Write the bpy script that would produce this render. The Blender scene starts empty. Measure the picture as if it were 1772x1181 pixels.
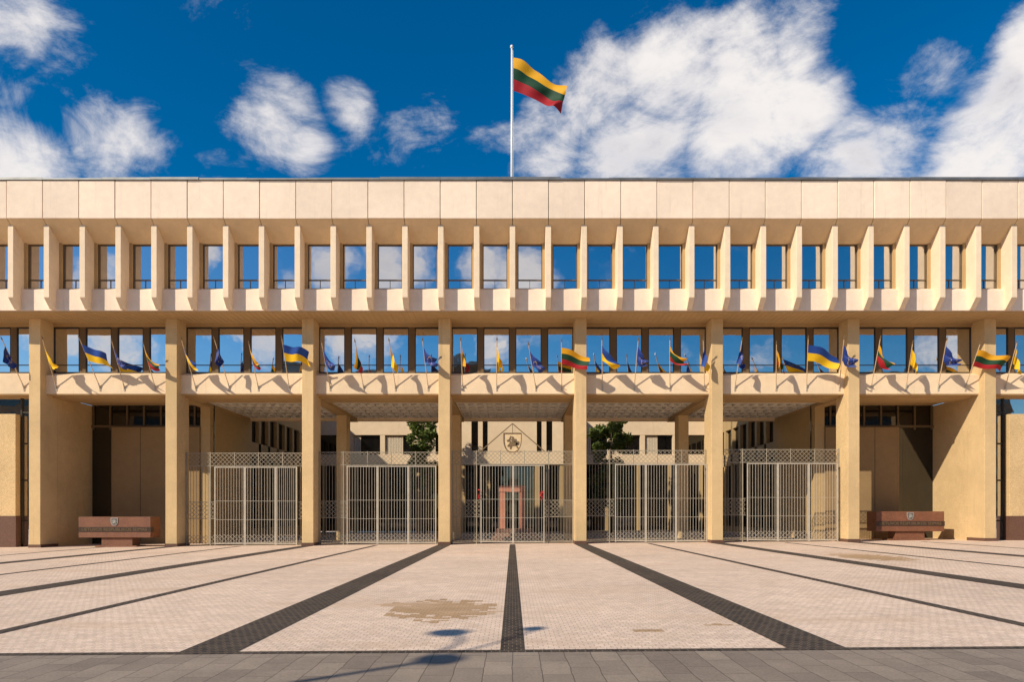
import bpy, bmesh, math, random
from mathutils import Vector, Matrix
random.seed(7)
SC=bpy.context.scene
COL=SC.collection
SC.view_settings.view_transform='Standard'
try: SC.view_settings.look='None'
except Exception: pass
EYE=1.615
SL=0.0068
def gz(x): return SL*x

# ---------------------------------------------------------------- nodes helpers
class NT:
    def __init__(s,tree): s.t=tree; s.n=tree.nodes; s.l=tree.links
    def new(s,typ,**kw):
        n=s.n.new(typ)
        for k,v in kw.items(): setattr(n,k,v)
        return n
    def put(s,sock,v):
        if isinstance(v,bpy.types.NodeSocket): s.l.new(v,sock)
        else: sock.default_value=v
    def math(s,op,a,b=None,c=None,clamp=False):
        n=s.new('ShaderNodeMath',operation=op); n.use_clamp=clamp
        s.put(n.inputs[0],a)
        if b is not None: s.put(n.inputs[1],b)
        if c is not None: s.put(n.inputs[2],c)
        return n.outputs[0]
    def vmath(s,op,a,b=None,out=0):
        n=s.new('ShaderNodeVectorMath',operation=op)
        s.put(n.inputs[0],a)
        if b is not None: s.put(n.inputs[1],b)
        return n.outputs[out]
    def mapr(s,v,a,b,c,d,smooth=False):
        n=s.new('ShaderNodeMapRange'); 
        if smooth: n.interpolation_type='SMOOTHSTEP'
        s.put(n.inputs[0],v); 
        for i,x in enumerate((a,b,c,d)): s.put(n.inputs[i+1],x)
        return n.outputs[0]
    def mix(s,f,a,b,blend='MIX'):
        n=s.new('ShaderNodeMix',data_type='RGBA',blend_type=blend)
        s.put(n.inputs[0],f)
        s.put(n.inputs[6],a); s.put(n.inputs[7],b)
        return n.outputs[2]
    def noise(s,vec,scale,detail=4,rough=.55,dist=0):
        n=s.new('ShaderNodeTexNoise'); s.put(n.inputs['Vector'],vec)
        n.inputs['Scale'].default_value=scale; n.inputs['Detail'].default_value=detail
        n.inputs['Roughness'].default_value=rough; n.inputs['Distortion'].default_value=dist
        return n.outputs[0]
    def scalev(s,vec,v): return s.vmath('MULTIPLY',vec,v)

def c4(c): return (c[0],c[1],c[2],1.0)
def mat(name):
    m=bpy.data.materials.new(name); m.use_nodes=True
    nt=NT(m.node_tree); b=m.node_tree.nodes['Principled BSDF']
    return m,nt,b
def pos(nt): return nt.new('ShaderNodeNewGeometry').outputs['Position']
def bump(nt,b,h,strength=.3,dist=.01):
    n=nt.new('ShaderNodeBump'); n.inputs['Strength'].default_value=strength; n.inputs['Distance'].default_value=dist
    nt.put(n.inputs['Height'],h); nt.l.new(n.outputs[0],b.inputs['Normal'])

def concrete(name,col,dark=.75,rough=.85,streak=.5,grain=.12,rand=.06,stain=(.30,.22,.14)):
    m,nt,b=mat(name); P=pos(nt)
    big=nt.noise(P,.35,3,.6)
    st=nt.noise(nt.scalev(P,(3.0,3.0,.22)),1.3,4,.65)
    fine=nt.noise(P,38,2,.6)
    mid=nt.noise(P,3.2,4,.6)
    v=nt.mapr(big,.3,.7,dark+.06,1.03)
    colr=nt.mix(1.0,c4(col),nt.new('ShaderNodeCombineColor').outputs[0],'MULTIPLY')
    cc=colr.node.inputs[7].links[0].from_node
    rnd=nt.new('ShaderNodeObjectInfo').outputs['Random']
    v=nt.math('MULTIPLY',v,nt.mapr(rnd,0,1,1-rand,1+rand*.5))
    v=nt.math('MULTIPLY',v,nt.mapr(fine,.3,.7,1-grain,1+grain*.6))
    v=nt.math('MULTIPLY',v,nt.mapr(mid,.3,.7,.95,1.04))
    for i in range(3): nt.put(cc.inputs[i],v)
    sm=nt.math('MULTIPLY',nt.mapr(st,.55,.78,0,1,True),streak)
    out=nt.mix(sm,colr,c4(tuple(col[i]*.55+stain[i]*.3 for i in range(3))))
    nt.put(b.inputs['Base Color'],out); b.inputs['Roughness'].default_value=rough
    b.inputs['Specular IOR Level'].default_value=.25
    bump(nt,b,fine,.35,.006)
    return m
def plain(name,col,rough=.6,metal=0,noise=.1,nscale=6,spec=.4):
    m,nt,b=mat(name); P=pos(nt)
    n=nt.noise(P,nscale,3,.6)
    k=nt.mapr(n,.3,.7,1-noise,1+noise)
    sc=nt.new('ShaderNodeVectorMath',operation='SCALE'); sc.inputs[0].default_value=col
    nt.put(sc.inputs['Scale'],k)
    nt.put(b.inputs['Base Color'],sc.outputs[0])
    b.inputs['Roughness'].default_value=rough; b.inputs['Metallic'].default_value=metal
    b.inputs['Specular IOR Level'].default_value=spec
    return m
def glass_mat(name,refl=(.50,.56,.66),rough=.015,wob=.012,inner=.25,mixv=.88):
    m,nt,b=mat(name); P=pos(nt)
    curt=nt.noise(nt.scalev(P,(14,14,.6)),1.0,3,.6)
    base=nt.mix(nt.mapr(curt,.45,.7,0,inner),(.012,.013,.016,1),(.10,.085,.06,1))
    nt.put(b.inputs['Base Color'],base); b.inputs['Roughness'].default_value=.3
    g=nt.new('ShaderNodeBsdfGlossy')
    g.inputs['Color'].default_value=c4(refl); g.inputs['Roughness'].default_value=rough
    w=nt.noise(P,.9,2,.5)
    bn=nt.new('ShaderNodeBump'); bn.inputs['Strength'].default_value=.25; bn.inputs['Distance'].default_value=wob
    nt.put(bn.inputs['Height'],w); nt.l.new(bn.outputs[0],g.inputs['Normal'])
    mx=nt.new('ShaderNodeMixShader'); mx.inputs[0].default_value=mixv
    nt.l.new(b.outputs[0],mx.inputs[1]); nt.l.new(g.outputs[0],mx.inputs[2])
    nt.l.new(mx.outputs[0],nt.n['Material Output'].inputs['Surface'])
    return m

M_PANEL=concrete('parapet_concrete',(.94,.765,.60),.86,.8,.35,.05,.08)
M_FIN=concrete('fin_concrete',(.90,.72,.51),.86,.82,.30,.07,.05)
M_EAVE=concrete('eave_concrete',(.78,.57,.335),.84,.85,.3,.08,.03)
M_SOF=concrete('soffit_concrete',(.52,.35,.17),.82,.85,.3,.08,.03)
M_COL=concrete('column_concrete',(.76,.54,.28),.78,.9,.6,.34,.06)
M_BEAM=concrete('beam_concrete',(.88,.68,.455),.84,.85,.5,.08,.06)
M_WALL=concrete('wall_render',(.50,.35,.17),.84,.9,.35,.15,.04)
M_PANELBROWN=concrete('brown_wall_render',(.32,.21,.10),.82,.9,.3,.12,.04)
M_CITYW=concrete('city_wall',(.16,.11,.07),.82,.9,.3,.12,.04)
M_JOINT=plain('joint_dark',(.06,.045,.03),.9)
M_CAP=plain('roof_flashing',(.22,.22,.21),.45,.5,.25,1.2)
M_FRAME=plain('bronze_frame',(.15,.105,.055),.45,.2)
M_DFRAME=plain('dark_frame',(.045,.034,.022),.45,.2)
M_MULL=concrete('mullion_panel',(.17,.11,.055),.85,.6,.2,.06,.1)
M_GLASS=glass_mat('reflective_glass',(.68,.68,.70),.015,.012,.25,.9)
M_GLASS2=glass_mat('lower_glass',(.72,.72,.73),.015,.02,.35,.92)
M_DGLASS=glass_mat('dark_glass',(.09,.09,.09),.03,.02,.4,.8)
M_RAIL=plain('painted_steel',(.50,.44,.35),.5,.05,.12,3)
M_DIAM=plain('lattice_steel',(.34,.29,.215),.5,.05,.12,3)
M_PLINTH=plain('plinth_granite',(.14,.07,.045),.5,0,.35,30)
M_WHITE=plain('white_paint',(.8,.8,.78),.35,0,.04)
M_POLE=plain('pole_wood',(.60,.42,.24),.5,0,.1)
M_CEIL=plain('coffer_paint',(.86,.80,.70),.8,0,.08,2)
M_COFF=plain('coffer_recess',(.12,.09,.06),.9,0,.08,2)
M_BRON=plain('bronze_letters',(.24,.165,.09),.4,.5)
M_SILV=plain('silver_relief',(.42,.41,.37),.4,.3)
M_SHADE=plain('emblem_field',(.16,.13,.11),.5,.2)
M_EMB=plain('emblem_plate_bronze',(.70,.52,.30),.6,.0)
M_EMBD=plain('emblem_bronze',(.20,.135,.07),.5,.1)
M_REDC=plain('red_cloth',(.55,.03,.03),.7)
M_BLACK=plain('black_steel',(.03,.03,.03),.4,.3)
M_CURT=plain('curtain_cloth',(.62,.52,.38),.9,0,.2,9)

def granite(name,c1,c2,rough=.35):
    m,nt,b=mat(name); P=pos(nt)
    v=nt.new('ShaderNodeTexVoronoi'); v.inputs['Scale'].default_value=45; nt.put(v.inputs['Vector'],P)
    n=nt.noise(P,2.0,4,.6)
    s=nt.new('ShaderNodeSeparateColor'); nt.l.new(v.outputs['Color'],s.inputs[0])
    o=nt.mix(s.outputs[0],c4(c1),c4(c2)); o=nt.mix(nt.mapr(n,.35,.7,0,.35),o,c4(tuple(x*.5 for x in c1)))
    nt.put(b.inputs['Base Color'],o); b.inputs['Roughness'].default_value=rough
    return m
M_RGRAN=granite('red_granite',(.15,.050,.022),(.27,.115,.058),.6)
M_PGRAN=granite('pink_granite',(.46,.17,.10),(.60,.28,.19),.6)
M_STEP=granite('step_granite',(.24,.13,.09),(.34,.20,.14),.6)
M_BGRAN=granite('dark_granite',(.04,.022,.015),(.08,.045,.03))

# ---------------------------------------------------------------- object helpers
WL={}
def link(o,name,parent=None,loc=(0,0,0)):
    if o.name not in COL.objects: COL.objects.link(o)
    WL[o]=Vector(loc)
    if parent is not None:
        o.parent=parent; o.location=Vector(loc)-WL[parent]
    else: o.location=loc
    return o
def empty(name,loc,label=None,cat=None,group=None):
    o=bpy.data.objects.new(name,None); o.empty_display_size=.3
    link(o,name,None,loc)
    if label: o['label']=label
    if cat: o['category']=cat
    if group: o['group']=group
    return o
def meta(o,label,cat,group=None,kind=None):
    if label: o['label']=label
    if cat: o['category']=cat
    if group: o['group']=group
    if kind: o['kind']=kind
class MB:
    "mesh builder in local coordinates"
    def __init__(s): s.v=[]; s.f=[]; s.m=[]; s.uv=None
    def box(s,x0,x1,y0,y1,z0,z1,mi=0):
        b=len(s.v)
        s.v+=[(x0,y0,z0),(x1,y0,z0),(x1,y1,z0),(x0,y1,z0),(x0,y0,z1),(x1,y0,z1),(x1,y1,z1),(x0,y1,z1)]
        for q in ((0,3,2,1),(4,5,6,7),(0,1,5,4),(1,2,6,5),(2,3,7,6),(3,0,4,7)):
            s.f.append(tuple(b+i for i in q)); s.m.append(mi)
    def quad(s,pts,mi=0):
        b=len(s.v); s.v+=[tuple(p) for p in pts]; s.f.append(tuple(range(b,b+len(pts)))); s.m.append(mi)
    def prof(s,pts,x0,x1,mi=0):
        b=len(s.v); n=len(pts)
        s.v+=[(x0,p[0],p[1]) for p in pts]+[(x1,p[0],p[1]) for p in pts]
        s.f.append(tuple(b+i for i in range(n))); s.m.append(mi)
        s.f.append(tuple(b+n+i for i in reversed(range(n)))); s.m.append(mi)
        for i in range(n):
            j=(i+1)%n
            s.f.append((b+i,b+n+i,b+n+j,b+j)); s.m.append(mi)
    def polyxz(s,pts,y0,y1,mi=0):
        b=len(s.v); n=len(pts)
        s.v+=[(p[0],y0,p[1]) for p in pts]+[(p[0],y1,p[1]) for p in pts]
        s.f.append(tuple(b+i for i in range(n))); s.m.append(mi)
        s.f.append(tuple(b+n+i for i in reversed(range(n)))); s.m.append(mi)
        for i in range(n):
            j=(i+1)%n
            s.f.append((b+i,b+n+i,b+n+j,b+j)); s.m.append(mi)
    def bar(s,p,q,w,d=None,mi=0):
        p=Vector(p); q=Vector(q); d=d or w
        t=(q-p).normalized(); up=Vector((0,1,0)) if abs(t.y)<.9 else Vector((1,0,0))
        a=t.cross(up).normalized()*w/2; c=a.cross(t).normalized()*d/2
        b=len(s.v)
        for e in (p,q):
            for sa,sc in ((-1,-1),(1,-1),(1,1),(-1,1)): s.v.append(tuple(e+a*sa+c*sc))
        for f in ((0,3,2,1),(4,5,6,7),(0,1,5,4),(1,2,6,5),(2,3,7,6),(3,0,4,7)):
            s.f.append(tuple(b+i for i in f)); s.m.append(mi)
    def tube(s,pts,rad,n=10,mi=0,cap=True):
        b=len(s.v); k=len(pts)
        for i,p in enumerate(pts):
            p=Vector(p)
            t=(Vector(pts[min(i+1,k-1)])-Vector(pts[max(i-1,0)])).normalized()
            up=Vector((0,0,1)) if abs(t.z)<.9 else Vector((1,0,0))
            a=t.cross(up).normalized(); c=t.cross(a)
            r=rad[i] if isinstance(rad,(list,tuple)) else rad
            for j in range(n):
                an=2*math.pi*j/n; s.v.append(tuple(p+(a*math.cos(an)+c*math.sin(an))*r))
        for i in range(k-1):
            for j in range(n):
                jj=(j+1)%n
                s.f.append((b+i*n+j,b+i*n+jj,b+(i+1)*n+jj,b+(i+1)*n+j)); s.m.append(mi)
        if cap:
            s.f.append(tuple(b+j for j in reversed(range(n)))); s.m.append(mi)
            s.f.append(tuple(b+(k-1)*n+j for j in range(n))); s.m.append(mi)
    def obj(s,name,mats,parent=None,loc=(0,0,0),bevel=0,smooth=False,fixn=True):
        me=bpy.data.meshes.new(name)
        me.from_pydata(s.v,[],s.f)
        if not isinstance(mats,(list,tuple)): mats=[mats]
        for m in mats: me.materials.append(m)
        me.polygons.foreach_set('material_index',s.m)
        if fixn or bevel:
            bm=bmesh.new(); bm.from_mesh(me)
            if fixn: bmesh.ops.recalc_face_normals(bm,faces=bm.faces)
            if bevel: bmesh.ops.bevel(bm,geom=[e for e in bm.edges],offset=bevel,segments=1,affect='EDGES')
            bm.to_mesh(me); bm.free()
        if smooth: me.polygons.foreach_set('use_smooth',[True]*len(me.polygons))
        me.update()
        o=bpy.data.objects.new(name,me)
        return link(o,name,parent,loc)
def copy(o,parent,loc):
    n=o.copy(); COL.objects.link(n)
    WL[n]=Vector(loc); n.parent=parent
    n.location=Vector(loc)-(WL[parent] if parent else Vector((0,0,0)))
    return n

# ---------------------------------------------------------------- ground
def brick_paving(name,c1,c2,cm,bw,bh,mortar,patches=(),bumpd=.006,swap=False,rough=.8,offset=.5,tint=None,big=.12):
    m,nt,b=mat(name); P=pos(nt)
    sep=nt.new('ShaderNodeSeparateXYZ'); nt.put(sep.inputs[0],P)
    cmb=nt.new('ShaderNodeCombineXYZ')
    wob=nt.noise(P,1.5,2,.5)
    a,bb=(sep.outputs[1],sep.outputs[0]) if swap else (sep.outputs[0],sep.outputs[1])
    nt.put(cmb.inputs[0],a); nt.put(cmb.inputs[1],nt.math('ADD',bb,nt.mapr(wob,0,1,-.03,.03)))
    br=nt.new('ShaderNodeTexBrick'); br.offset=offset
    nt.put(br.inputs['Vector'],cmb.outputs[0])
    br.inputs['Scale'].default_value=1; br.inputs['Brick Width'].default_value=bw; br.inputs['Row Height'].default_value=bh
    br.inputs['Mortar Size'].default_value=mortar; br.inputs['Mortar Smooth'].default_value=.5
    br.inputs['Color1'].default_value=c4(c1); br.inputs['Color2'].default_value=c4(c2); br.inputs['Mortar'].default_value=c4(cm)
    n1=nt.noise(P,.25,4,.65); n2=nt.noise(P,2.2,5,.7); n3=nt.noise(P,40,2,.6)
    k=nt.math('MULTIPLY',nt.mapr(n1,.3,.7,1-big,1+big*.6),nt.mapr(n2,.3,.7,.88,1.08))
    k=nt.math('MULTIPLY',k,nt.mapr(n3,.3,.7,.82,1.12))
    col=br.outputs['Color']
    if patches:
        sn=nt.vmath('SNAP',P,(bw*1.1,bh*.9,1.0))
        cn=nt.noise(sn,3.1,3,.7)
        ss=nt.new('ShaderNodeSeparateXYZ'); nt.put(ss.inputs[0],sn)
        tot=None
        for (cx,cy,rx,ry) in patches:
            dx=nt.math('DIVIDE',nt.math('SUBTRACT',ss.outputs[0],cx),rx)
            dy=nt.math('DIVIDE',nt.math('SUBTRACT',ss.outputs[1],cy),ry)
            d=nt.math('ADD',nt.math('MULTIPLY',dx,dx),nt.math('MULTIPLY',dy,dy))
            d=nt.math('ADD',d,nt.mapr(cn,.3,.7,-.9,.7))
            r=nt.math('LESS_THAN',d,.75)
            tot=r if tot is None else nt.math('MAXIMUM',tot,r)
        col=nt.mix(nt.math('MULTIPLY',tot,.85),col,nt.mix(br.outputs['Fac'],(.47,.285,.13,1),(.26,.165,.09,1)))
    if tint:
        tn=nt.noise(nt.scalev(P,(.35,1.0,1)),.55,5,.7)
        col=nt.mix(nt.mapr(tn,.50,.68,0,.55,True),col,c4(tint))
    sc=nt.new('ShaderNodeVectorMath',operation='SCALE'); nt.put(sc.inputs[0],col); nt.put(sc.inputs['Scale'],k)
    nt.put(b.inputs['Base Color'],sc.outputs[0]); b.inputs['Roughness'].default_value=rough
    b.inputs['Specular IOR Level'].default_value=.3
    h=nt.math('ADD',nt.math('MULTIPLY',br.outputs['Fac'],-1),nt.math('MULTIPLY',n3,.6))
    bump(nt,b,h,.5,bumpd)
    return m
PATCH=[(-1.27,11.6,1.0,1.25),(-2.05,12.2,.5,.35),(1.75,9.3,.25,.14),(2.9,9.75,.25,.08),(12.6,24.2,1.1,2.2)]
M_SETT=brick_paving('pale_setts',(.90,.69,.535),(.78,.59,.445),(.48,.345,.24),.125,.105,.006,PATCH,.003,tint=(.70,.485,.325))
M_DSETT=brick_paving('basalt_setts',(.030,.025,.022),(.085,.064,.048),(.20,.145,.10),.10,.11,.008,(),.006,big=.25)
M_SLAB=brick_paving('granite_slabs',(.36,.285,.22),(.26,.205,.16),(.13,.10,.075),.62,.30,.006,(),.003,swap=True,big=.15,rough=.7)
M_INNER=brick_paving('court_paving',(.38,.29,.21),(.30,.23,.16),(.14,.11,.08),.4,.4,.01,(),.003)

def sheet(name,x0,x1,y0,y1,lift,m,label):
    mb=MB(); mb.quad([(x0,y0,gz(x0)+lift),(x1,y0,gz(x1)+lift),(x1,y1,gz(x1)+lift),(x0,y1,gz(x0)+lift)])
    o=mb.obj(name,m,fixn=False); meta(o,label,'ground',kind='structure'); return o
sheet('ground',-500,500,-500,600,0,M_SETT,'pale small stone setts covering a wide plaza')
for k in range(-6,7):
    x=3.6*k; w=.29 if k==0 else (.70 if k%2 else .24)
    o=sheet('paving_strip',x-w/2,x+w/2,8.08,36.0,.004,M_DSETT,
      ('wide' if k%2 else 'narrow')+' dark basalt strip running across pale plaza')
    o['group']='dark basalt strips in the plaza'
sheet('paving_border',-60,60,7.93,8.08,.006,M_DSETT,'dark basalt border line between setts and slabs')
sheet('pavement',-60,60,-20,7.93,.004,M_SLAB,'grey granite slab pavement along plaza edge')
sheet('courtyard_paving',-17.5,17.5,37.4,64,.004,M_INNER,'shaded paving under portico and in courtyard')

# ---------------------------------------------------------------- parliament building
B=empty('parliament_building',(0,36,0),'long cream concrete parliament with vertical fins and tall portico','building')
def P_(mb,name,m,**k): return mb.obj(name,m,B,(0,0,0),**k)
NM=18
XE=NM*1.8
mb=MB(); mb.prof([(34.0,16.35),(34.0,18.25),(34.18,18.25),(34.18,16.35)],-.885,.885)
p0=mb.obj('parapet_panel',M_PANEL,B,(-XE+.9,0,0),bevel=.014)
for i in range(1,2*NM): 
    o=copy(p0,B,(-XE+.9+1.8*i,random.uniform(-.015,.015),random.uniform(-.008,.008)))
mb=MB(); mb.box(-XE,XE,34.12,34.5,16.42,18.2); P_(mb,'parapet_backing',M_JOINT)
mb=MB()
x=-XE
while x<XE:
    w=random.choice([2.4,3.0,3.6]); dz=random.uniform(-.02,.05)
    mb.box(x,min(x+w-.01,XE),33.93+random.uniform(-.02,.01),34.6,18.255,18.34+dz); x+=w
P_(mb,'roof_flashing',M_CAP)
mb=MB(); mb.prof([(34.183,16.40),(34.5,16.42),(35.3,15.9),(35.3,15.5),(35.05,15.5),(34.02,16.345),(34.183,16.345)],-.885,.885)
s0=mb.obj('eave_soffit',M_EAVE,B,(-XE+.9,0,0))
for i in range(1,2*NM): copy(s0,B,(-XE+.9+1.8*i,0,0))
mb=MB(); mb.prof([(34.27,16.13),(34.6,15.86),(35.12,15.8),(35.12,12.2),(34.72,12.02),(34.27,12.5)],-.14,.14)
f0=mb.obj('fin',M_FIN,B,(-XE,0,0),bevel=.01)
for i in range(1,2*NM+1): copy(f0,B,(-XE+1.8*i,0,0))
mb=MB(); mb.box(-.27,.27,35.02,35.3,13.1,15.56)
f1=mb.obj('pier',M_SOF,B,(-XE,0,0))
for i in range(1,2*NM+1): copy(f1,B,(-XE+1.8*i,0,0))
mb=MB(); mb.prof([(34.8,11.99),(34.8,13.06),(35.1,13.2),(35.3,13.2),(35.3,11.99)],-.893,.893)
q0=mb.obj('spandrel_panel',M_PANEL,B,(-XE+.9,0,0),bevel=.008)
for i in range(1,2*NM): copy(q0,B,(-XE+.9+1.8*i,0,0))
mb=MB(); mb.quad([(-.63,0,0),(.63,0,0),(.63,0,2.32),(-.63,0,2.32)])
w0=mb.obj('window',M_GLASS,B,(-XE+.9,35.20,13.18),fixn=False)
mb=MB()
for a in (-.63,.59): mb.box(a,a+.04,-.06,.04,0,2.32)
mb.box(-.59,.59,-.06,.04,0,.06); mb.box(-.59,.59,-.06,.04,2.26,2.32)
mb.box(-.59,.59,-.05,.03,.46,.51); mb.box(-.02,.0,-.04,.03,.06,.46)
fr0=mb.obj('frame',M_FRAME,w0,(-XE+.9,35.20,13.18))
for i in range(1,2*NM):
    L=(-XE+.9+1.8*i,35.20,13.18)
    w=copy(w0,B,L); w.rotation_euler=(random.uniform(-.006,.006),0,random.uniform(-.009,.009)); copy(fr0,w,L)
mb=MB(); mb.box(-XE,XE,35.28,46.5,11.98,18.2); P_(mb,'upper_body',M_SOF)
mb=MB(); mb.box(-XE,XE,35.0,46.4,18.2,18.24); P_(mb,'roof',M_CAP)
mb=MB(); mb.box(-XE,XE,34.86,37.4,11.93,11.985)
for i in range(-120,121):
    x=i*.3
    if abs(x)<XE: mb.box(x-.012,x+.012,34.9,37.1,11.915,11.93)
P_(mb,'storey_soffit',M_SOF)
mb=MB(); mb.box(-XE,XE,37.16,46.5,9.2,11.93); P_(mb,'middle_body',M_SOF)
cx=[3.6+7.2*k for k in range(-5,5)]
mb=MB(); mb.box(-.305,.305,36.0,37.35,-.4,11.93)
c0=mb.obj('column',M_COL,B,(cx[0],0,0),bevel=.015)
cols=[c0]+[copy(c0,B,(x,0,0)) for x in cx[1:]]
for x in cx:
    mb=MB(); mb.box(-.33,.33,35.975,37.38,-.4,.16); mb.obj('plinth',M_PLINTH,B,(x,0,gz(x)))
for i in range(len(cx)-1):
    a,b=cx[i]+.305,cx[i+1]-.305
    mb=MB(); mb.prof([(36.45,8.03),(36.45,9.03),(37.0,9.24),(38.65,9.24),(38.65,8.03)],a,b)
    mb.obj('beam',M_BEAM,B)
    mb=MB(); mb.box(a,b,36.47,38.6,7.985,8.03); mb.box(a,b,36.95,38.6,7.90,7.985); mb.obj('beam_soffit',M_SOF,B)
    span=b-a; ww=1.39; mw=(span-4*ww)/3; hw=ww/2
    for k in range(4):
        xc=a+ww/2+k*(ww+mw)
        L=(xc,37.1,9.26)
        mbw=MB(); mbw.quad([(-hw,0,0),(hw,0,0),(hw,0,2.5),(-hw,0,2.5)])
        w=mbw.obj('window',M_GLASS2,B,L,fixn=False); w.rotation_euler=(random.uniform(-.006,.006),0,random.uniform(-.009,.009))
        mbf=MB()
        for q in (-hw,hw-.035): mbf.box(q,q+.035,-.06,.03,0,2.5)
        mbf.box(-hw+.035,hw-.035,-.06,.03,0,.06); mbf.box(-hw+.035,hw-.035,-.06,.03,2.42,2.5); mbf.box(-hw+.035,hw-.035,-.04,.02,.42,.46)
        mbf.obj('frame',M_DFRAME,w,L)
        if k<3:
            mbm=MB(); mbm.box(-mw/2,mw/2,37.04,37.2,9.2,11.93); mbm.obj('mullion_panel',M_MULL,B,(xc+ww/2+mw/2,0,0),bevel=.01)
    mb=MB(); mb.box(a,b,37.0,37.2,11.76,11.93); mb.obj('window_head',M_SOF,B)
for i in range(2,7):
    a,b=cx[i]+.3,cx[i+1]-.3
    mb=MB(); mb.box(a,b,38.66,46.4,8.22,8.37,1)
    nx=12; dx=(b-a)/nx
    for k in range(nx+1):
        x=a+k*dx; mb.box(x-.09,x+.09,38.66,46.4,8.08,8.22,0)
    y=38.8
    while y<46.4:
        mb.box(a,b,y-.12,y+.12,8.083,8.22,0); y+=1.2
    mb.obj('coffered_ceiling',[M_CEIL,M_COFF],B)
for x in cx[2:8]:
    mb=MB(); mb.box(-.3,.3,37.35,46.4,7.86,8.5); mb.obj('cross_beam',M_SOF,B,(x,0,0))
for x in cx[3:7]:
    mb=MB(); mb.box(-.32,.32,43.1,44.1,-.3,7.86); mb.obj('inner_column',M_COL,B,(x,0,0),bevel=.015)
mb=MB(); mb.box(cx[2],cx[7],46.1,46.45,7.9,9.2); mb.obj('rear_beam',M_BEAM,B)
for s in (-1,1):
    X=25.2*s
    mb=MB(); mb.box(-.30,.30,37.352,40.5,-.4,8.02); mb.obj('side_wall',M_COL,B,(X,0,0))
    a,b=sorted((24.9*s,17.7*s))
    mb=MB(); mb.box(a,b,38.6,40.5,8.04,8.3); mb.obj('recess_ceiling',M_SOF,B)
    mb=MB(); mb.box(a,b,40.45,40.6,-.4,8.04); mb.obj('recess_glazing',M_DGLASS,B)
    mb=MB()
    for k in range(8):
        x=a+.1+k*(b-a-.2)/7; mb.box(x-.05,x+.05,40.36,40.46,6.6,8.04)
    mb.box(a,b,40.34,40.455,6.72,6.86)
    mb.obj('recess_frame',M_FRAME,B)
    pa,pb=(-23.45,-18.3) if s<0 else (18.3,22.6)
    mb=MB(); mb.box(pa,pb,39.9,40.3,-.4,6.7)
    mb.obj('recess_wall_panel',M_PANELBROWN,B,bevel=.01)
    jm=MB()
    for x in (pa+(pb-pa)*.33,pa+(pb-pa)*.67): jm.box(x-.012,x+.012,39.893,39.9,0,6.68)
    jm.obj('panel_joint',M_JOINT,B)
    w0_,w1_=sorted((17.72*s,18.28*s))
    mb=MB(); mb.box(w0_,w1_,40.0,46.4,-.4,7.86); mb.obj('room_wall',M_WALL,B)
    o0,o1=sorted((26.75*s,32.1*s))
    mb=MB(); mb.box(o0,o1,36.75,37.1,-.4,7.0); mb.obj('outer_wall',M_COL,B,bevel=.01)
    mb=MB(); mb.box(*sorted((26.72*s,32.1*s)),36.72,37.12,-.4,1.5); mb.obj('outer_plinth',M_PLINTH,B)
    g0,g1=sorted((25.5*s,32.1*s))
    mb=MB(); mb.box(g0,g1,37.2,37.25,-.4,8.03); mb.obj('outer_glazing',M_GLASS2,B)
    mb=MB()
    for x in (25.55,26.1,26.7): mb.box(*sorted(((x-.04)*s,(x+.04)*s)),37.1,37.2,0,8.0)
    for z in (1.2,3.4,5.4,7.1): mb.box(*sorted((25.51*s,26.66*s)),37.12,37.2,z,z+.08)
    mb.obj('outer_frame',M_DFRAME,B)
    w0_,w1_=sorted((18.0*s,20.0*s))
    mb=MB(); mb.box(w0_,w1_,46.6,64,8.6,12); mb.box(w0_,w1_,46.6,64,5.6,6.6); mb.box(w0_,w1_,46.6,64,-.4,.6)
    for k in range(10):
        y=46.6+k*1.85; mb.box(w0_,w1_,y,y+.4,.6,8.6)
    mb.obj('courtyard_wing',M_WALL,B)
    g=18.25*s
    mb=MB(); mb.box(*sorted((g,g+.1*s)),46.6,64,.5,8.7); mb.obj('wing_glazing',M_DGLASS,B)
# courtyard rear building
R=63.0
mb=MB()
mb.box(-18,18,R,R+1,8.9,15); mb.box(-18,18,R,R+.9,6.2,7.1)
for k in range(-6,7):
    x=k*3.0
    if abs(x)>4.6: mb.box(x-.22,x+.22,R+.02,R+.8,7.1,8.9)
mb.obj('courtyard_rear_wall',M_BEAM,B)
for k in range(-6,7):
    x=k*2.9
    if abs(x)>4.4:
        mb=MB(); mb.box(-.12,.12,R-.2,R+.2,-.4,6.2); mb.obj('courtyard_pier',M_WALL,B,(x,0,0))
mb=MB(); mb.box(-18,18,R+.3,R+.4,0,8.9); mb.obj('courtyard_glazing',M_DGLASS,B)
for k in range(-5,5):
    x=k*3.0+.3
    if abs(x)>5: 
        mb=MB()
        for q in range(int(random.uniform(4,12))):
            xx=q*.15; mb.bar((xx,random.uniform(0,.03),7.1),(xx,0,8.9),.13,.04)
        mb.obj('curtain',M_CURT,B,(x,R+.22,0))
Q=60.5
mb=MB()
slits=[(-3.65,-3.05),(-2.65,-2.2),(2.15,2.6),(3.0,3.55)]
prev=-4.75
for a,b in slits:
    mb.box(prev,a,Q,Q+2,7.1,12); prev=b
mb.box(prev,4.75,Q,Q+2,7.1,12)
mb.box(-4.75,4.75,Q,Q+2,6.0,7.1)
mb.obj('council_wall',M_BEAM,B)
mb=MB(); mb.box(-4.6,4.6,Q+.4,Q+.5,7.1,12); mb.obj('council_glazing',M_DGLASS,B)
for x in (-4.4,-2.2,2.2,4.4):
    mb=MB(); mb.box(-.22,.22,Q+.1,Q+.6,-.3,6.0)
    mb.obj('council_column',M_WALL,B,(x,0,0))
mb=MB(); mb.box(-4.6,4.6,Q+1.6,Q+1.7,-.3,6.0); mb.obj('lobby_glazing',M_DGLASS,B)

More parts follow.
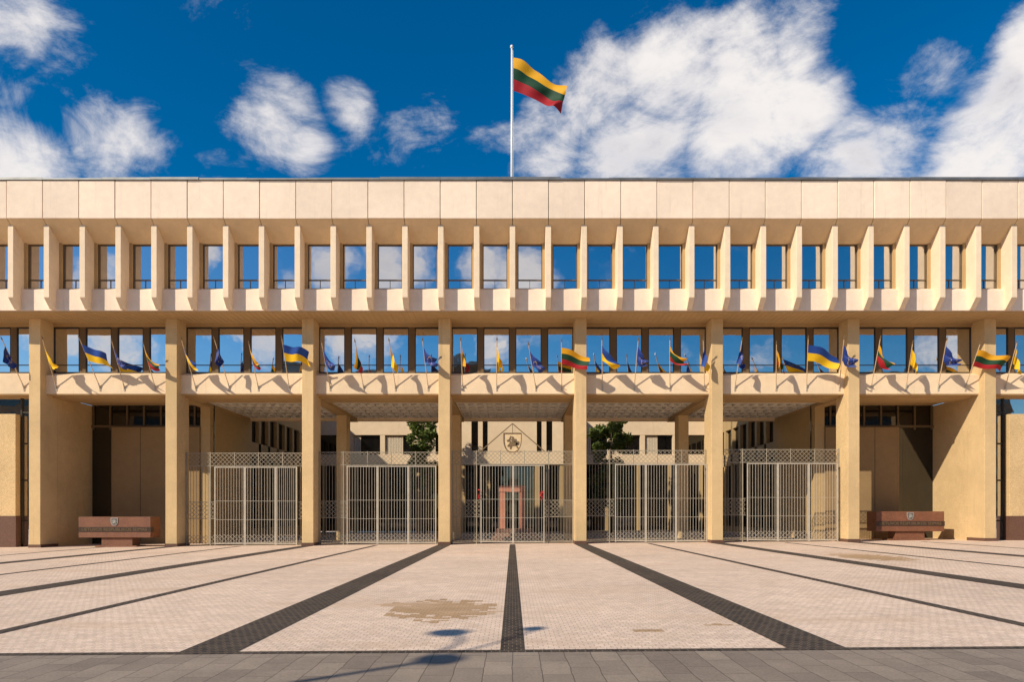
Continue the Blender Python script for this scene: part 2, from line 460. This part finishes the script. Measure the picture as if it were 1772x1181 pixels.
# ---------------------------------------------------------------- gates
def diamonds(mb,x0,x1,z0,z1,step,w,y):
    h=z1-z0
    s=x0-h
    while s<x1:
        for sg in (1,-1):
            if sg==1: p=(s,z0);q=(s+h,z1)
            else: p=(s+h,z0);q=(s,z1)
            (xa,za),(xb,zb)=(p,q) if p[0]<q[0] else (q,p)
            t0=max(0,(x0-xa)/(xb-xa)); t1=min(1,(x1-xa)/(xb-xa))
            if t1-t0>.02:
                mb.bar((xa+(xb-xa)*t0,y+sg*.008,za+(zb-za)*t0),(xa+(xb-xa)*t1,y+sg*.008,za+(zb-za)*t1),w,.012)
        s+=step
def shield(w,h,n=8):
    pts=[(-w/2,h*.5),(w/2,h*.5)]
    for i in range(0,n+1):
        t=i/n; pts.append((w/2*max(0,math.cos(t*math.pi/2))**.8 if t<1 else 0, h*.5-h*.35-h*.65*math.sin(t*math.pi/2)))
    for i in range(n-1,-1,-1):
        t=i/n; pts.append((-(w/2*math.cos(t*math.pi/2)**.8), h*.5-h*.35-h*.65*math.sin(t*math.pi/2)))
    return pts
RIDER=[[(-.30,-.22),(-.42,-.38),(-.36,-.42),(-.2,-.2),(.05,-.2),(.12,-.42),(.2,-.42),(.16,-.16),(.3,-.28),(.38,-.24),(.2,-.02),(.24,.12),(.38,.08),(.40,.16),(.22,.26),(.12,.06),(-.05,.02),(-.28,.02),(-.42,-.1),(-.44,.08),(-.36,.1),(-.26,.06)],
       [(-.10,.02),(-.12,.24),(-.02,.30),(.06,.24),(.06,.04)],
       [(-.06,.30),(-.07,.40),(0,.44),(.06,.40),(.05,.30)],
       [(.04,.22),(.18,.30),(.10,.46),(.14,.48),(.24,.28),(.06,.16)],
       [(-.26,.26),(-.10,.26),(-.10,.12),(-.18,.04),(-.26,.12)]]
def rider(mb,s,y0,y1,cz=0,mi=0):
    for poly in RIDER: mb.polyxz([(-p[0]*s,cz+p[1]*s) for p in poly],y0,y1,mi)
GATE=[(2,[375,427,480,517]),(3,[602,655,708,756]),(4,[832,888,942]),(5,[1063,1116,1168,1222]),(6,[1290,1343,1396,1446])]
for bi,edges in GATE:
    a,b=cx[bi]+.305,cx[bi+1]-.305
    xm=(a+b)/2; g=gz(xm)
    lab={4:'tall steel gate with diamond lattice, coat of arms in gable'}.get(bi,'tall steel lattice gate closing bay between concrete columns')
    G=empty('gate',(xm,36.95,g),lab,'gate','steel gates between the portico columns')
    mb=MB(); yy=36.95
    ztop=5.0
    diamonds(mb,a+.03,b-.03,4.3+g,ztop+g,.233,.019,yy)
    for z in (4.3,ztop,.12): mb.bar((a,yy,z+g),(b,yy,z+g),.03)
    ed=[(e-887)/31.95 for e in edges]
    for (u,v) in ((a,ed[0]),(ed[-1],b)):
        if v-u>.3:
            for z in (2.35,1.45): mb.bar((u,yy,z+g),(v,yy,z+g),.03)
            diamonds(mb,u+.02,v-.02,1.45+g,2.35+g,.225,.018,yy)
            diamonds(mb,u+.02,v-.02,.12+g,.55+g,.215,.018,yy)
            k=u+.1
            while k<v:
                mb.bar((k,yy+.02,.08+g),(k,yy+.02,4.3+g),.018); k+=.16
    for i in range(int((b-a)/1.2)+1):
        x=a+.04+i*(b-a-.08)/int((b-a)/1.2)
        if not(ed[0]+.1<x<ed[-1]-.1): mb.bar((x,yy,g-.1),(x,yy,5.05+g),.05)
        else: mb.bar((x,yy,g+4.25),(x,yy,5.05+g),.035)
    mb.v=[(p[0]-xm,p[1]-36.95,p[2]-g) for p in mb.v]
    mb.obj('lattice',M_DIAM,G,(xm,36.95,g))
    for j in range(len(ed)-1):
        u,v=ed[j],ed[j+1]; yl=36.72
        m2=MB()
        for x in (u+.03,v-.03): m2.bar((x,yl,.05+g),(x,yl,4.25+g),.052,.052)
        for z in (.12,4.22): m2.bar((u,yl,z+g),(v,yl,z+g),.05,.05)
        for z in (2.4,1.4): m2.bar((u,yl,z+g),(v,yl,z+g),.016,.03)
        nb=10
        for q in range(1,nb+1):
            x=u+(v-u)*q/(nb+1); m2.bar((x,yl,.12+g),(x,yl,4.22+g),.0155)
        diamonds(m2,u+.05,v-.05,.14+g,.6+g,.23,.012,yl)
        m2.v=[(p[0]-u,p[1]-yl,p[2]-g) for p in m2.v]
        m2.obj('gate_leaf',M_RAIL,G,(u,yl,g))
    if bi==4:
        yl=36.9
        m2=MB(); z0=4.98;zp=6.5
        m2.bar((-1.75,0,z0),(0,0,zp),.05); m2.bar((1.75,0,z0),(0,0,zp),.05)
        m2.bar((0,0,z0),(0,0,4.95),.03); m2.bar((0,0,5.9),(0,0,zp),.03)
        m2.obj('gable',M_EMBD,G,(0,yl,g))
        m2=MB(); m2.polyxz([(p[0],p[1]+5.46) for p in shield(.95,1.02)],.005,.03,0)
        m2.obj('emblem_plate',M_EMB,G,(0,36.86,g))
        m2=MB(); sp=shield(.95,1.02)
        for i in range(len(sp)):
            p,q=sp[i],sp[(i+1)%len(sp)]
            if (Vector(p)-Vector(q)).length>.001: m2.bar((p[0],-.01,p[1]+5.46),(q[0],-.01,q[1]+5.46),.05,.04)
        rider(m2,.78,-.03,.004,5.46)
        m2.obj('emblem',M_EMBD,G,(0,36.86,g))
        for xx,zz in ((-1.78,2.75),(1.55,2.65)):
            m3=MB()
            for i in range(14):
                an=random.uniform(0,6.28); r=random.uniform(0,.08)
                c=Vector((r*math.cos(an),random.uniform(-.06,.06),random.uniform(-.22,.15)))
                d=Vector((random.uniform(-.07,.07),random.uniform(-.04,.04),random.uniform(-.18,.05)))
                e=Vector((random.uniform(-.06,.06),.03,random.uniform(-.08,.08)))
                m3.quad([c,c+e,c+d+e,c+d])
            o=m3.obj('red_ribbon',M_REDC,G,(xx,36.64,zz+g),fixn=False)

# ---------------------------------------------------------------- granite sign blocks
def text_mesh(txt,size,name,m,parent,loc,depth=.006,width=None):
    cu=bpy.data.curves.new(name,'FONT'); cu.body=txt; cu.size=size; cu.extrude=depth; cu.align_x='CENTER'; cu.align_y='CENTER'
    t=bpy.data.objects.new(name,cu); COL.objects.link(t)
    dg=bpy.context.evaluated_depsgraph_get()
    me=bpy.data.meshes.new_from_object(t.evaluated_get(dg)); bpy.data.objects.remove(t)
    if width:
        xs=[v.co.x for v in me.vertices]; k=width/(max(xs)-min(xs))
        for v in me.vertices: v.co.x*=k
    for v in me.vertices:
        x,y,z=v.co; v.co=(x,-z,y)
    me.materials.clear(); me.materials.append(m)
    o=bpy.data.objects.new(name,me); return link(o,name,parent,loc)
for (xl,xr,d) in ((136,261,36.0),(1516,1634,37.6)):
    sc=1181/d; X=((xl+xr)/2-887)/sc; W=(xr-xl)/sc; g=gz(X)
    S=empty('memorial_sign',(X,d+.5,g),'red granite block sign with shield and dark inscription band','sign','granite name blocks beside the portico')
    H=1.60
    mb=MB(); mb.box(-W/2,W/2,0,1.0,.50,H)
    mb.obj('slab',M_RGRAN,S,(X,d,g),bevel=.015)
    mb=MB(); mb.box(-W*.20,W*.23,.12,.88,-.2,.5); mb.box(-W*.28,W*.30,.05,.95,-.25,.08); mb.obj('pedestal',M_RGRAN,S,(X,d,g),bevel=.01)
    mb=MB(); mb.box(-W/2+.02,W/2+.02,-.015,.3,.80,1.06); mb.obj('inscription_band',M_BGRAN,S,(X,d,g))
    text_mesh('LIETUVOS RESPUBLIKOS SEIMAS',.22,'inscription',M_BRON,S,(X,d-.022,g+.93),width=W*.90)
    m2=MB(); m2.polyxz([(p[0],p[1]) for p in shield(.38,.42)],-.025,.0,0); m2.obj('shield',M_SILV,S,(X,d-.001,g+1.34))
    m2=MB(); m2.polyxz([(p[0],p[1]) for p in shield(.32,.36)],-.03,-.025,0); m2.obj('shield_field',M_SHADE,S,(X,d-.001,g+1.34))
    m2=MB(); rider(m2,.30,-.045,-.03,0,0); m2.obj('rider_relief',M_SILV,S,(X,d-.001,g+1.34))

# ---------------------------------------------------------------- flags
def cloth_mat(name,col):
    m,nt,b=mat(name); P=pos(nt)
    n=nt.noise(P,90,2,.6)
    sc=nt.new('ShaderNodeVectorMath',operation='SCALE'); sc.inputs[0].default_value=col; nt.put(sc.inputs['Scale'],nt.mapr(n,.3,.7,.9,1.08))
    nt.put(b.inputs['Base Color'],sc.outputs[0]); b.inputs['Roughness'].default_value=.7
    tr=nt.new('ShaderNodeBsdfTranslucent'); tr.inputs[0].default_value=c4(col)
    mx=nt.new('ShaderNodeMixShader'); mx.inputs[0].default_value=.25
    nt.l.new(b.outputs[0],mx.inputs[1]); nt.l.new(tr.outputs[0],mx.inputs[2]); nt.l.new(mx.outputs[0],nt.n['Material Output'].inputs['Surface'])
    return m
F_Y=cloth_mat('yellow_cloth',(.82,.40,.008)); F_G=cloth_mat('green_cloth',(.004,.055,.022)); F_R=cloth_mat('crimson_cloth',(.40,.008,.015))
F_UB=cloth_mat('azure_cloth',(.008,.06,.32)); F_UY=cloth_mat('golden_cloth',(.92,.56,.008))
def eu_mat():
    m,nt,b=mat('starred_blue_cloth')
    uv=nt.new('ShaderNodeTexCoord').outputs['UV']; s=nt.new('ShaderNodeSeparateXYZ'); nt.put(s.inputs[0],uv)
    u=nt.math('MULTIPLY',nt.math('SUBTRACT',s.outputs[0],.5),1.5); v=nt.math('SUBTRACT',s.outputs[1],.5)
    r=nt.math('SQRT',nt.math('ADD',nt.math('MULTIPLY',u,u),nt.math('MULTIPLY',v,v)))
    a=nt.math('ARCTAN2',v,u); st=math.pi/6
    am=nt.math('SUBTRACT',nt.math('FLOORED_MODULO',nt.math('ADD',a,st/2),st),st/2)
    lx=nt.math('SUBTRACT',nt.math('MULTIPLY',r,nt.math('COSINE',am)),.28); ly=nt.math('MULTIPLY',r,nt.math('SINE',am))
    d=nt.math('SQRT',nt.math('ADD',nt.math('MULTIPLY',lx,lx),nt.math('MULTIPLY',ly,ly)))
    sa=nt.math('ARCTAN2',ly,lx)
    rad=nt.mapr(nt.math('COSINE',nt.math('MULTIPLY',sa,5.0)),-1,1,.016,.042)
    f=nt.math('LESS_THAN',d,rad)
    nt.put(b.inputs['Base Color'],nt.mix(f,(.004,.03,.20,1),(.80,.52,.02,1))); b.inputs['Roughness'].default_value=.65
    return m
F_EU=eu_mat()
KIND={'L':[F_Y,F_G,F_R],'U':[F_UB,F_UY],'E':[F_EU],'Y':[F_UY]}
def cloth(kind,style,top,hoist,L,nu=20,nv=28,seed=0):
    r=random.Random(seed); ph=r.uniform(0,6)
    ns=len(KIND[kind])
    top=Vector(top); hoist=Vector(hoist)
    fly={'fly':Vector((.97,-.1,-.20+r.uniform(-.12,.06))),'hang':Vector((.62+r.uniform(-.24,.12),-.1,-.66+r.uniform(-.12,.10))),'limp':Vector((.16+r.uniform(-.16,.14),-.05,-.95))}[style]
    N=Vector((0,-1,0)); k1=r.uniform(6,9.5); k2=r.uniform(3,6); am=r.uniform(.8,1.3); ct=r.uniform(.42,.62)
    vs=[];uvs=[]
    for i in range(nu+1):
        u=i/nu
        for j in range(nv+1):
            v=j/nv
            if style=='fly':
                p=top+hoist*u*(1-.14*v)+fly*(v*L)
                p+=N*(.11*am*L*v**.7*math.sin(v*k1+ph+u*1.6)); p+=Vector((0,0,1))*(.05*am*L*math.sin(v*k1*.8+ph+.6+u)*v - .12*L*v*v)
                p+=Vector((.07*math.sin(u*5+ph)*v,0,0))
            elif style=='hang':
                p=top+hoist*u*(1-ct*v**.8)+fly*(v*L)
                p+=N*(.12*math.sin(v*k2+u*k1+ph)*min(1,v*3))+Vector((1,0,0))*(.07*am*math.sin(u*k1+ph+1+v*3)*min(1,v*2.5))+Vector((0,0,-.16*math.sin(v*3.1)))
            else:
                p=top+hoist*u*(1-.55*v)+fly*(v*L*.85)
                p+=N*(.10*math.sin(u*9+ph+v*2)*min(1,v*3))+Vector((1,0,0))*((.13*(u-.5)*2*am+.05*math.sin(u*10+ph+1+v*1.5))*min(1,v*2.5)+.10*math.sin(v*3.1+ph*.2))
            vs.append(p); uvs.append((v,1-u))
    mb=MB()
    mb.v=[tuple(p) for p in vs]
    for i in range(nu):
        for j in range(nv):
            k=i*(nv+1)+j
            mb.f.append((k,k+nv+1,k+nv+2,k+1)); mb.m.append(min(ns-1,int(i/nu*ns)))
    return mb,uvs
def cloth_obj(mb,uvs,mats,parent,loc):
    mb.v=[(p[0]-loc[0],p[1]-loc[1],p[2]-loc[2]) for p in mb.v]
    o=mb.obj('cloth',mats,parent,loc,smooth=True,fixn=False)
    ul=o.data.uv_layers.new(name='UV')
    for l in o.data.loops: ul.data[l.index].uv=uvs[l.vertex_index]
    return o
FL=[(2,'E','limp'),(72,'Y','hang'),(136,'U','fly'),(192,'E','hang'),(247,'L','hang'),(313,'U','hang'),(370,'E','limp'),(430,'L','hang'),(487,'U','fly'),
(556,'E','hang'),(614,'L','limp'),(673,'Y','limp'),(731,'E','hang'),(797,'L','limp'),(860,'Y','limp'),(915,'E','hang'),(972,'L','fly'),(1042,'U','hang'),
(1105,'E','hang'),(1160,'L','hang'),(1218,'U','limp'),(1285,'E','limp'),(1345,'L','limp'),(1400,'U','fly'),(1462,'E','hang'),(1525,'L','hang'),(1581,'Y','limp'),
(1640,'E','hang'),(1698,'L','fly'),(1762,'Y','limp')]
for n,(px,k,st) in enumerate(FL):
    X=(px-887)/33.5; r=random.Random(n)
    bx=X+r.uniform(-.10,.42); base=Vector((bx,36.44,8.38)); tip=Vector((X,35.35,10.55+r.uniform(-.2,.15)))
    stt={'fly':'blown out','hang':'drooping','limp':'hanging limp'}[st]
    lab={'L':'small yellow green and red striped flag '+stt+' on slanted pole','U':'small blue and yellow flag '+stt+' on slanted pole','E':'small blue flag with gold stars '+stt+' on pole','Y':'small folded golden yellow flag '+stt+' on slanted pole'}[k]
    F=empty('flag',tuple(base),lab,'flag','flags on slanted poles along the beam')
    mb=MB(); mb.tube([(0,0,0),tuple(tip-base)],.022,8)
    t=(tip-base); tn=t.normalized()
    mb.obj('pole',M_POLE,F,tuple(base))
    mb=MB(); mb.tube([tuple(t),tuple(t+tn*.05),tuple(t+tn*.12),tuple(t+tn*.22)],[.02,.036,.028,.004],8); mb.obj('finial',M_BRON,F,tuple(base))
    mb=MB(); mb.box(-.04,.04,-.02,.01,-.20,.08); mb.tube([(0,-.02,-.02),tuple(tn*.22)],.034,8); mb.bar((0,0,-.18),tuple(tn*.2),.02); mb.obj('bracket',M_RAIL,F,tuple(base))
    Ln={'fly':1.5,'hang':1.3,'limp':1.25}[st]*r.uniform(.88,1.04)*(.88 if k=='E' else 1)
    top=tip-tn*.30; hoist=-tn*(.86 if st=='fly' else .80)
    mb,uvs=cloth(k,st,top-Vector((0,.03,0)),hoist,Ln,seed=n*3+1)
    cloth_obj(mb,uvs,KIND[k],F,tuple(base))
# roof flagpole
dp=42.0; s=1181/dp
F=empty('flagpole',(-.05,dp,18.24),'tall white flagpole with waving yellow green and red flag','flagpole')
ztop=EYE+(890-84)/s
mb=MB(); mb.tube([(0,0,0),(0,0,(ztop-18.24)*.5),(0,0,ztop-18.24)],[.08,.065,.045],14); mb.obj('pole',M_WHITE,F,(-.05,dp,18.24),smooth=True)
mb=MB(); mb.tube([(0,0,ztop-18.24),(0,0,ztop-18.16),(0,0,ztop-18.06),(0,0,ztop-18.02)],[.05,.10,.08,.03],12); mb.obj('truck',M_WHITE,F,(-.05,dp,18.24),smooth=True)
mb=MB(); mb.tube([(0.09,-.02,.3),(.075,-.02,(ztop-18.24)-.1)],.012,6); mb.obj('halyard',M_WHITE,F,(-.05,dp,18.24))
zt=EYE+(890-100)/s
nu,nv=24,56; mb=MB(); uvs=[]
for i in range(nu+1):
    u=i/nu
    for j in range(nv+1):
        v=j/nv
        x=.08+3.28*v+.05*math.sin(v*9+u*2)-.22*u*v; z=-2.05*u*(1-.28*v)-1.85*v+.12*math.sin(v*5.2+.2)
        y=-.14*math.sin(v*13+u*3.4)*(.3+v)-.22*v*math.sin(v*7+1+u)-.12*math.sin(u*9+v*7)*v
        x-=.12*u*v*math.sin(v*9)
        z+=.07*math.sin(u*6+v*16)*v
        mb.v.append((x-.05,dp+y,zt+z)); uvs.append((v,1-u))
for i in range(nu):
    for j in range(nv):
        k=i*(nv+1)+j; mb.f.append((k,k+nv+1,k+nv+2,k+1)); mb.m.append(i*3//nu)
cloth_obj(mb,uvs,KIND['L'],F,(-.05,dp,18.24))

# ---------------------------------------------------------------- portal
PY=41.0
Pt=empty('granite_portal',(0,PY,0),'pink granite door surround standing on granite steps','monument')
mb=MB(); mb.box(-1.25,1.7,-1.0,.8,-.1,.25); mb.box(-1.05,1.45,-.75,.8,.25,.50); mb.box(-.95,1.25,-.5,.8,.50,.72)
mb.obj('step',M_STEP,Pt,(0,PY,0),bevel=.01)
for x in (-.60,.60):
    mb=MB(); mb.box(-.18,.18,-.22,.22,.72,2.92); mb.obj('post',M_PGRAN,Pt,(x,PY,0),bevel=.015)
mb=MB(); mb.box(-.80,.80,-.26,.26,2.92,3.30); mb.obj('lintel',M_PGRAN,Pt,(0,PY,0),bevel=.015)

# ---------------------------------------------------------------- trees
def leaf_mat():
    m,nt,b=mat('leaves'); P=pos(nt)
    n=nt.noise(P,1.6,3,.6); n2=nt.noise(P,14,2,.6)
    c=nt.mix(nt.mapr(n,.35,.65,0,1),(.035,.075,.012,1),(.11,.16,.025,1)); c=nt.mix(nt.mapr(n2,.4,.65,0,.6),c,(.17,.20,.035,1))
    nt.put(b.inputs['Base Color'],c); b.inputs['Roughness'].default_value=.55
    return m
M_LEAF=leaf_mat(); M_BARK=plain('bark',(.10,.07,.045),.9,0,.3,12)
def tree(X,Y,h,rx,z0,n,seed):
    r=random.Random(seed)
    T=empty('tree',(X,Y,0),'leafy green courtyard tree with slender trunk','tree','trees in the courtyard')
    mb=MB(); mb.tube([(0,0,-.2),(.05,0,h*.3),(-.03,.05,h*.6),(0,0,h*.9)],[.16,.12,.08,.02],8)
    for i in range(9):
        z=z0+(h-z0)*r.uniform(0,.6); an=r.uniform(0,6.28); e=Vector((math.cos(an)*rx*.8,math.sin(an)*rx*.8,z+r.uniform(.5,1.3)))
        mb.tube([(0,0,z),tuple((Vector((0,0,z))+e)/2+Vector((0,0,.1))),tuple(e)],[.06,.04,.01],6)
    mb.obj('trunk',M_BARK,T,(X,Y,0),smooth=True)
    cl=[]
    for i in range(60):
        t=r.random(); z=z0+(h-z0)*t; rr=rx*(math.sin(math.pi*min(1,(t*.8+.16)))**.6)*r.uniform(.2,1.0); an=r.uniform(0,6.28)
        cl.append((Vector((rr*math.cos(an),rr*math.sin(an),z)),r.uniform(.28,.65)))
    mb=MB()
    for i in range(n):
        c,s=r.choice(cl); d=Vector((r.gauss(0,1),r.gauss(0,1),r.gauss(0,.8))); p=c+d.normalized()*s*r.uniform(.5,1.05)
        a=Vector((r.gauss(0,1),r.gauss(0,1),r.gauss(0,.6))).normalized(); q=a.cross(Vector((r.random(),r.random(),r.random()))).normalized()
        L=r.uniform(.09,.17)
        mb.quad([p-a*L,p+q*L*.5,p+a*L,p-q*L*.5])
    mb.obj('crown',M_LEAF,T,(X,Y,0),fixn=False)
tree(-7.4,57,11.0,1.35,4.0,10000,1)
tree(8.2,56.5,11.0,2.1,2.0,18000,2)

# ---------------------------------------------------------------- street lamp (its shadow falls on the slabs)
AZ=math.radians(52); EL=math.radians(34.8)
H=8.0; ox=H/math.tan(EL)*math.sin(AZ); oy=H/math.tan(EL)*math.cos(AZ)
A=Vector((-.66-ox,7.69-oy,gz(-11)))
Lp=empty('street_lamp',tuple(A),'tall dark street lamp with round flat heads','street lamp')
mb=MB(); mb.tube([(0,0,-.1),(0,0,.9),(0,0,.95),(0,0,H)],[.11,.11,.075,.05],14); mb.obj('post',M_BLACK,Lp,tuple(A))
for dx,dy in ((0,0),(-.06,1.72),(1.09,1.99)):
    if dx or dy:
        mb=MB(); mb.tube([(0,0,H-.3),(dx*.5,dy*.5,H+.1),(dx,dy,H+.05)],.03,8); mb.obj('arm',M_BLACK,Lp,tuple(A))
    w=.16 if dx>1 else .27
    mb=MB(); mb.tube([(dx,dy,H-.12),(dx,dy,H-.08),(dx,dy,H),(dx,dy,H+.08)],[.08,w,w*.85,.05],20); mb.obj('lamp_head',M_BLACK,Lp,tuple(A))

# ---------------------------------------------------------------- city blocks opposite
for (x,y,w,dd,h) in ((-42,-62,34,16,27),(-12,-70,18,14,30),(30,-66,40,16,24),(75,-60,34,16,26),(-85,-60,36,16,24)):
    O=empty('office_block',(x,y,0),'plain brown city block across the road','building','city blocks across the road')
    mb=MB(); mb.box(-w/2,w/2,-dd/2,dd/2,-1,h); mb.obj('wall',M_CITYW,O,(x,y,0))
    mb=MB(); mb.box(-w/2-.4,w/2+.4,-dd/2-.4,dd/2+.4,h,h+.7); mb.box(-w*.2,w*.1,-3,3,h+.7,h+3.4); mb.obj('roof',M_CAP,O,(x,y,0))
    mb=MB()
    z=2.5
    while z<h-2:
        mb.box(-w/2+1,w/2-1,dd/2,dd/2+.06,z,z+1.6); z+=3.2
    mb.obj('glazing_band',M_DGLASS,O,(x,y,0))

# ---------------------------------------------------------------- sun, sky
Sd=Vector((-math.sin(AZ)*math.cos(EL),-math.cos(AZ)*math.cos(EL),math.sin(EL)))
ld=bpy.data.lights.new('sun','SUN'); ld.energy=5.0; ld.angle=math.radians(.6); ld.color=(1,.89,.72)
lo=bpy.data.objects.new('sun',ld); COL.objects.link(lo); lo.rotation_euler=Sd.to_track_quat('Z','Y').to_euler(); lo.location=(-40,-40,50)
W=bpy.data.worlds.new('World'); SC.world=W; W.use_nodes=True
try:
    W.cycles.sampling_method='MANUAL'; W.cycles.sample_map_resolution=256
except Exception: pass
nt=NT(W.node_tree); bg=W.node_tree.nodes['Background']
sky=nt.new('ShaderNodeTexSky'); sky.sky_type='NISHITA'; sky.sun_disc=False
sky.sun_elevation=EL; sky.sun_rotation=math.radians(232); sky.air_density=1.0; sky.dust_density=.2; sky.ozone_density=2.5
hs=nt.new('ShaderNodeHueSaturation'); nt.l.new(sky.outputs[0],hs.inputs['Color']); hs.inputs['Saturation'].default_value=1.5; hs.inputs['Value'].default_value=1.08
nt.l.new(hs.outputs[0],bg.inputs[0]); bg.inputs[1].default_value=.10
D=nt.new('ShaderNodeTexCoord').outputs['Generated']
D=nt.vmath('NORMALIZE',D)
BL=[(490,195,75,.8,1),(605,170,55,.8,1),(530,245,50,.8,1),(650,125,35,.5,1),
(1040,160,90,.95,1),(1150,150,110,1,1),(1280,160,110,1,1),(1380,190,80,.9,1),(950,250,80,.8,1),(1100,255,120,1,1),(1270,255,110,1,1),(1375,95,60,.8,1),
(1560,250,80,.6,1),(1700,270,100,1,1),(1790,200,120,1,1),(1460,290,80,.85,1),(1785,80,70,.95,1),(1610,120,80,.4,1),
(10,30,100,.6,1),(0,150,70,.45,1),(30,285,85,1,1),(200,250,80,.70,1),(110,90,80,.42,1),(720,200,80,.42,1),(400,60,100,.32,1),(860,240,60,.4,1),
(560,460,50,1,-1),(680,450,65,1,-1),(830,460,60,1,-1),(370,445,40,1,-1),(480,490,40,.8,-1),(180,480,45,.9,-1),(915,490,45,.8,-1),
(220,590,60,1,-1),(440,580,60,1,-1),(630,590,65,1,-1),(330,600,40,.6,-1),(1640,590,60,.9,-1),(1350,610,40,.5,-1),(110,590,45,.8,-1),(860,600,40,.8,-1)]
mx=None
for (px,py,R_,w,sg) in BL:
    v=Vector(((px-887)/1181,sg,(890-py)/1181)); ln=v.length; v.normalize()
    dist=nt.vmath('DISTANCE',D,tuple(v),out=1)
    m_=nt.mapr(dist,R_*.2/1181/ln,R_*1.6/1181/ln,w,0.0,True)
    mx=m_ if mx is None else nt.math('MAXIMUM',mx,m_)
ro=nt.new('ShaderNodeMapping'); nt.put(ro.inputs['Vector'],D); ro.inputs['Rotation'].default_value=(0,math.radians(35),0); ro.inputs['Scale'].default_value=(.78,1,1.4)
wv=ro.outputs[0]
f1=nt.noise(wv,5.5,9,.63,.4)
f2=nt.noise(wv,16,6,.66,.4)
fb=nt.math('ADD',nt.math('MULTIPLY',f1,.68),nt.math('MULTIPLY',f2,.32))
fb=nt.math('ADD',nt.math('MULTIPLY',nt.math('SUBTRACT',fb,.5),1.5),.5)
s_=nt.math('SUBTRACT',nt.math('ADD',fb,nt.math('MULTIPLY',mx,.40)),.205)
al=nt.mapr(s_,.40,.76,0,1,True)
shn=nt.noise(nt.vmath('ADD',wv,(.035,.02,-.05)),7,6,.6,.3)
ccol=nt.mix(nt.math('MULTIPLY',nt.mapr(shn,.42,.64,0,1,True),nt.mapr(s_,.60,.84,0,.72,True)),(1.0,.95,.92,1),(.50,.50,.59,1))
bg2=nt.new('ShaderNodeBackground'); nt.put(bg2.inputs[0],ccol); bg2.inputs[1].default_value=.95
ms=nt.new('ShaderNodeMixShader'); nt.put(ms.inputs[0],nt.math('MULTIPLY',al,.97)); nt.l.new(bg.outputs[0],ms.inputs[1]); nt.l.new(bg2.outputs[0],ms.inputs[2])
nt.l.new(ms.outputs[0],W.node_tree.nodes['World Output'].inputs['Surface'])

# ---------------------------------------------------------------- camera
cd=bpy.data.cameras.new('camera'); cd.sensor_width=36; cd.lens=24; cd.shift_y=(890-590.5)/1772; cd.shift_x=-.0005; cd.clip_end=2000; cd.clip_start=.1
co=bpy.data.objects.new('camera',cd); COL.objects.link(co); co.location=(0,0,EYE); co.rotation_euler=(math.pi/2,0,0); SC.camera=co
